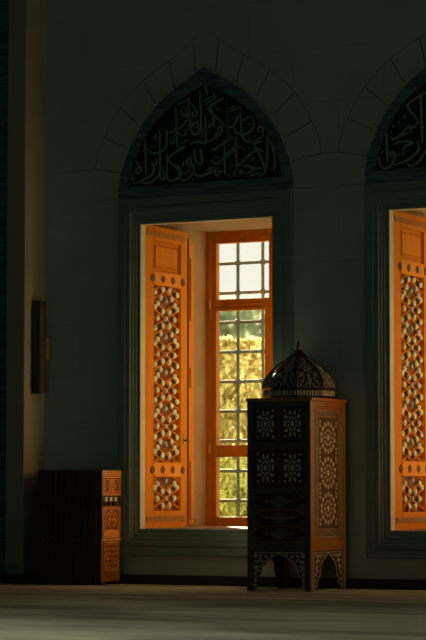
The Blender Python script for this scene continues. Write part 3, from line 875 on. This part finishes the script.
def leafy(name, loc, rx, ry, h, n, size, m, label, cat, group, seed, base=0.0, trunk=.05):
    rnd = random.Random(seed)
    root = empty(name, loc); tag(root, label, cat, group)
    mb = MB()
    lobes = [(rnd.uniform(-.55,.55)*rx, rnd.uniform(-.55,.55)*ry, rnd.uniform(.35,.78)*h, rnd.uniform(.35,.55)) for _ in range(9)]
    for _ in range(n):
        lx, ly, lz, lr = rnd.choice(lobes)
        a = rnd.uniform(0, 2*pi); zz = rnd.uniform(-1, 1); rr = math.sqrt(1-zz*zz); k = rnd.uniform(.6, 1)**.6
        p = Vector((lx+rx*lr*k*rr*cos(a), ly+ry*lr*k*rr*sin(a), min(h, max(base, lz+h*.42*k*zz))))
        q = Euler((rnd.uniform(0,6.3), rnd.uniform(0,6.3), rnd.uniform(0,6.3))).to_matrix()
        s_ = size*rnd.uniform(.6, 1.25)
        mb.add([p+q@Vector(v)*s_ for v in ((-1,0,0),(0,-.45,.08),(1,0,0),(0,.45,.08))], [(0,1,2,3)])
    mb.build('foliage', m, root, recalc=False)
    tk = MB()
    for i in range(5):
        a = i*1.26
        tk.rod((trunk*.4*cos(a), trunk*.4*sin(a), 0), (.4*rx*cos(a), .4*ry*sin(a), h*.6), trunk, 6, trunk*.4)
    tk.build('stem', M['bark'], root)
    return root
for i, (x, y, h, lab) in enumerate(((-2.55, 5.4, 1.86, 'golden backlit shrub outside the window, in the middle of the panes'), (-4.25, 5.8, 1.95, 'golden shrub outside, towards the left edge of the panes'), (-.85, 5.4, 1.80, 'golden shrub outside, nearly hidden behind the domed cabinet'))):
    leafy('golden_shrub', (x, y, .05), .85, .6, h, 9000, .050, M['gold_leaf'], lab, 'shrub', 'golden shrubs outside the window', 20+i, .0, .02)
for i, (x, y, h, lab) in enumerate(((-1.35, 3.0, .86, 'low yellow-green shrub just outside the bottom pane of the window'), (-2.7, 3.2, .80, 'low yellow-green shrub outside, left behind the bottom pane'))):
    leafy('low_shrub', (x, y, .05), .62, .5, h, 6500, .032, M['lime_leaf'], lab, 'shrub', 'low shrubs under the window', 40+i, .0, .012)
for i, (x, y, h, lab) in enumerate(((-13.4, 26.6, 4.0, 'grey-green tree beyond the golden shrubs, in the middle pane'), (-18.4, 27.5, 4.2, 'grey-green tree further left beyond the golden shrubs'), (-8.4, 27.2, 3.9, 'grey-green tree beyond the shrubs, towards the cabinet'))):
    leafy('tree', (x, y, .05), 2.4, 2.0, h, 5200, .16, M['grey_leaf'], lab, 'tree', 'trees beyond the shrubs', 60+i, .3, .12)

# ------------------------------------------------------------------ light
wd = bpy.data.worlds.new('hazy_sky'); SC.world = wd; wd.use_nodes = True
bg = wd.node_tree.nodes['Background']; bg.inputs['Color'].default_value = (1.0, .955, .85, 1); bg.inputs['Strength'].default_value = SKY
def light(name, kind, loc, rot, energy, color, **kw):
    l = bpy.data.lights.new(name, kind); l.energy = energy; l.color = color
    for a, b in kw.items(): setattr(l, a, b)
    o = bpy.data.objects.new(name, l); COL.objects.link(o); o.location = loc; o.rotation_euler = rot
    return o
def aim(v): return Vector(v).normalized().to_track_quat('-Z', 'Y').to_euler()
az, el = R(SUN_AZ), R(SUN_EL)
light('low_sun', 'SUN', (-20, 20, 12), aim((cos(az)*cos(el), -sin(az)*cos(el), -sin(el))), SUN_W, SUN_C, angle=R(1.0))
light('overhead_fill', 'AREA', (2.0, -7.0, 7.8), (0, 0, 0), OVERHEAD_W, OVERHEAD_C, shape='DISK', size=4.0, spread=R(OVERHEAD_SPREAD))  # added fill from above, stands for no known lamp
light('rear_fill', 'AREA', (4, -21.5, 4.5), aim((-.1, 1, -.05)), FILL_W, FILL_C, shape='RECTANGLE', size=12, size_y=4)  # added cool fill from the rear, no windows in that wall

light('side_fill', 'AREA', (14, SIDE_Y, SIDE_Z), aim((-14, -SIDE_Y-.6, -SIDE_Z+.3)), SIDE_W, (1.0, .80, .50), shape='RECTANGLE', size=1.2, size_y=2.0, spread=R(60))  # added warm light along the wall, from no known window

# ------------------------------------------------------------------ camera
cam = bpy.data.cameras.new('camera'); co = bpy.data.objects.new('camera', cam); COL.objects.link(co)
co.location = (7.100, -13.428, .600); co.rotation_euler = (R(90+4.0517), 0, R(27.69))
cam.sensor_fit = 'VERTICAL'; cam.sensor_height = 36; cam.sensor_width = 24; cam.lens = 135
cam.dof.use_dof = True; cam.dof.focus_distance = 15.3; cam.dof.aperture_fstop = 3.2
cam.clip_end = 300
SC.camera = co
SC.view_settings.view_transform = 'Standard'; SC.view_settings.look = 'None'
SC.view_settings.exposure = EXPO; SC.view_settings.gamma = 1; SC.view_settings.use_curve_mapping = False
SC.cycles.max_bounces = 10; SC.cycles.diffuse_bounces = 6; SC.cycles.transparent_max_bounces = 16
SC.cycles.use_denoising = True; SC.cycles.sample_clamp_indirect = 8
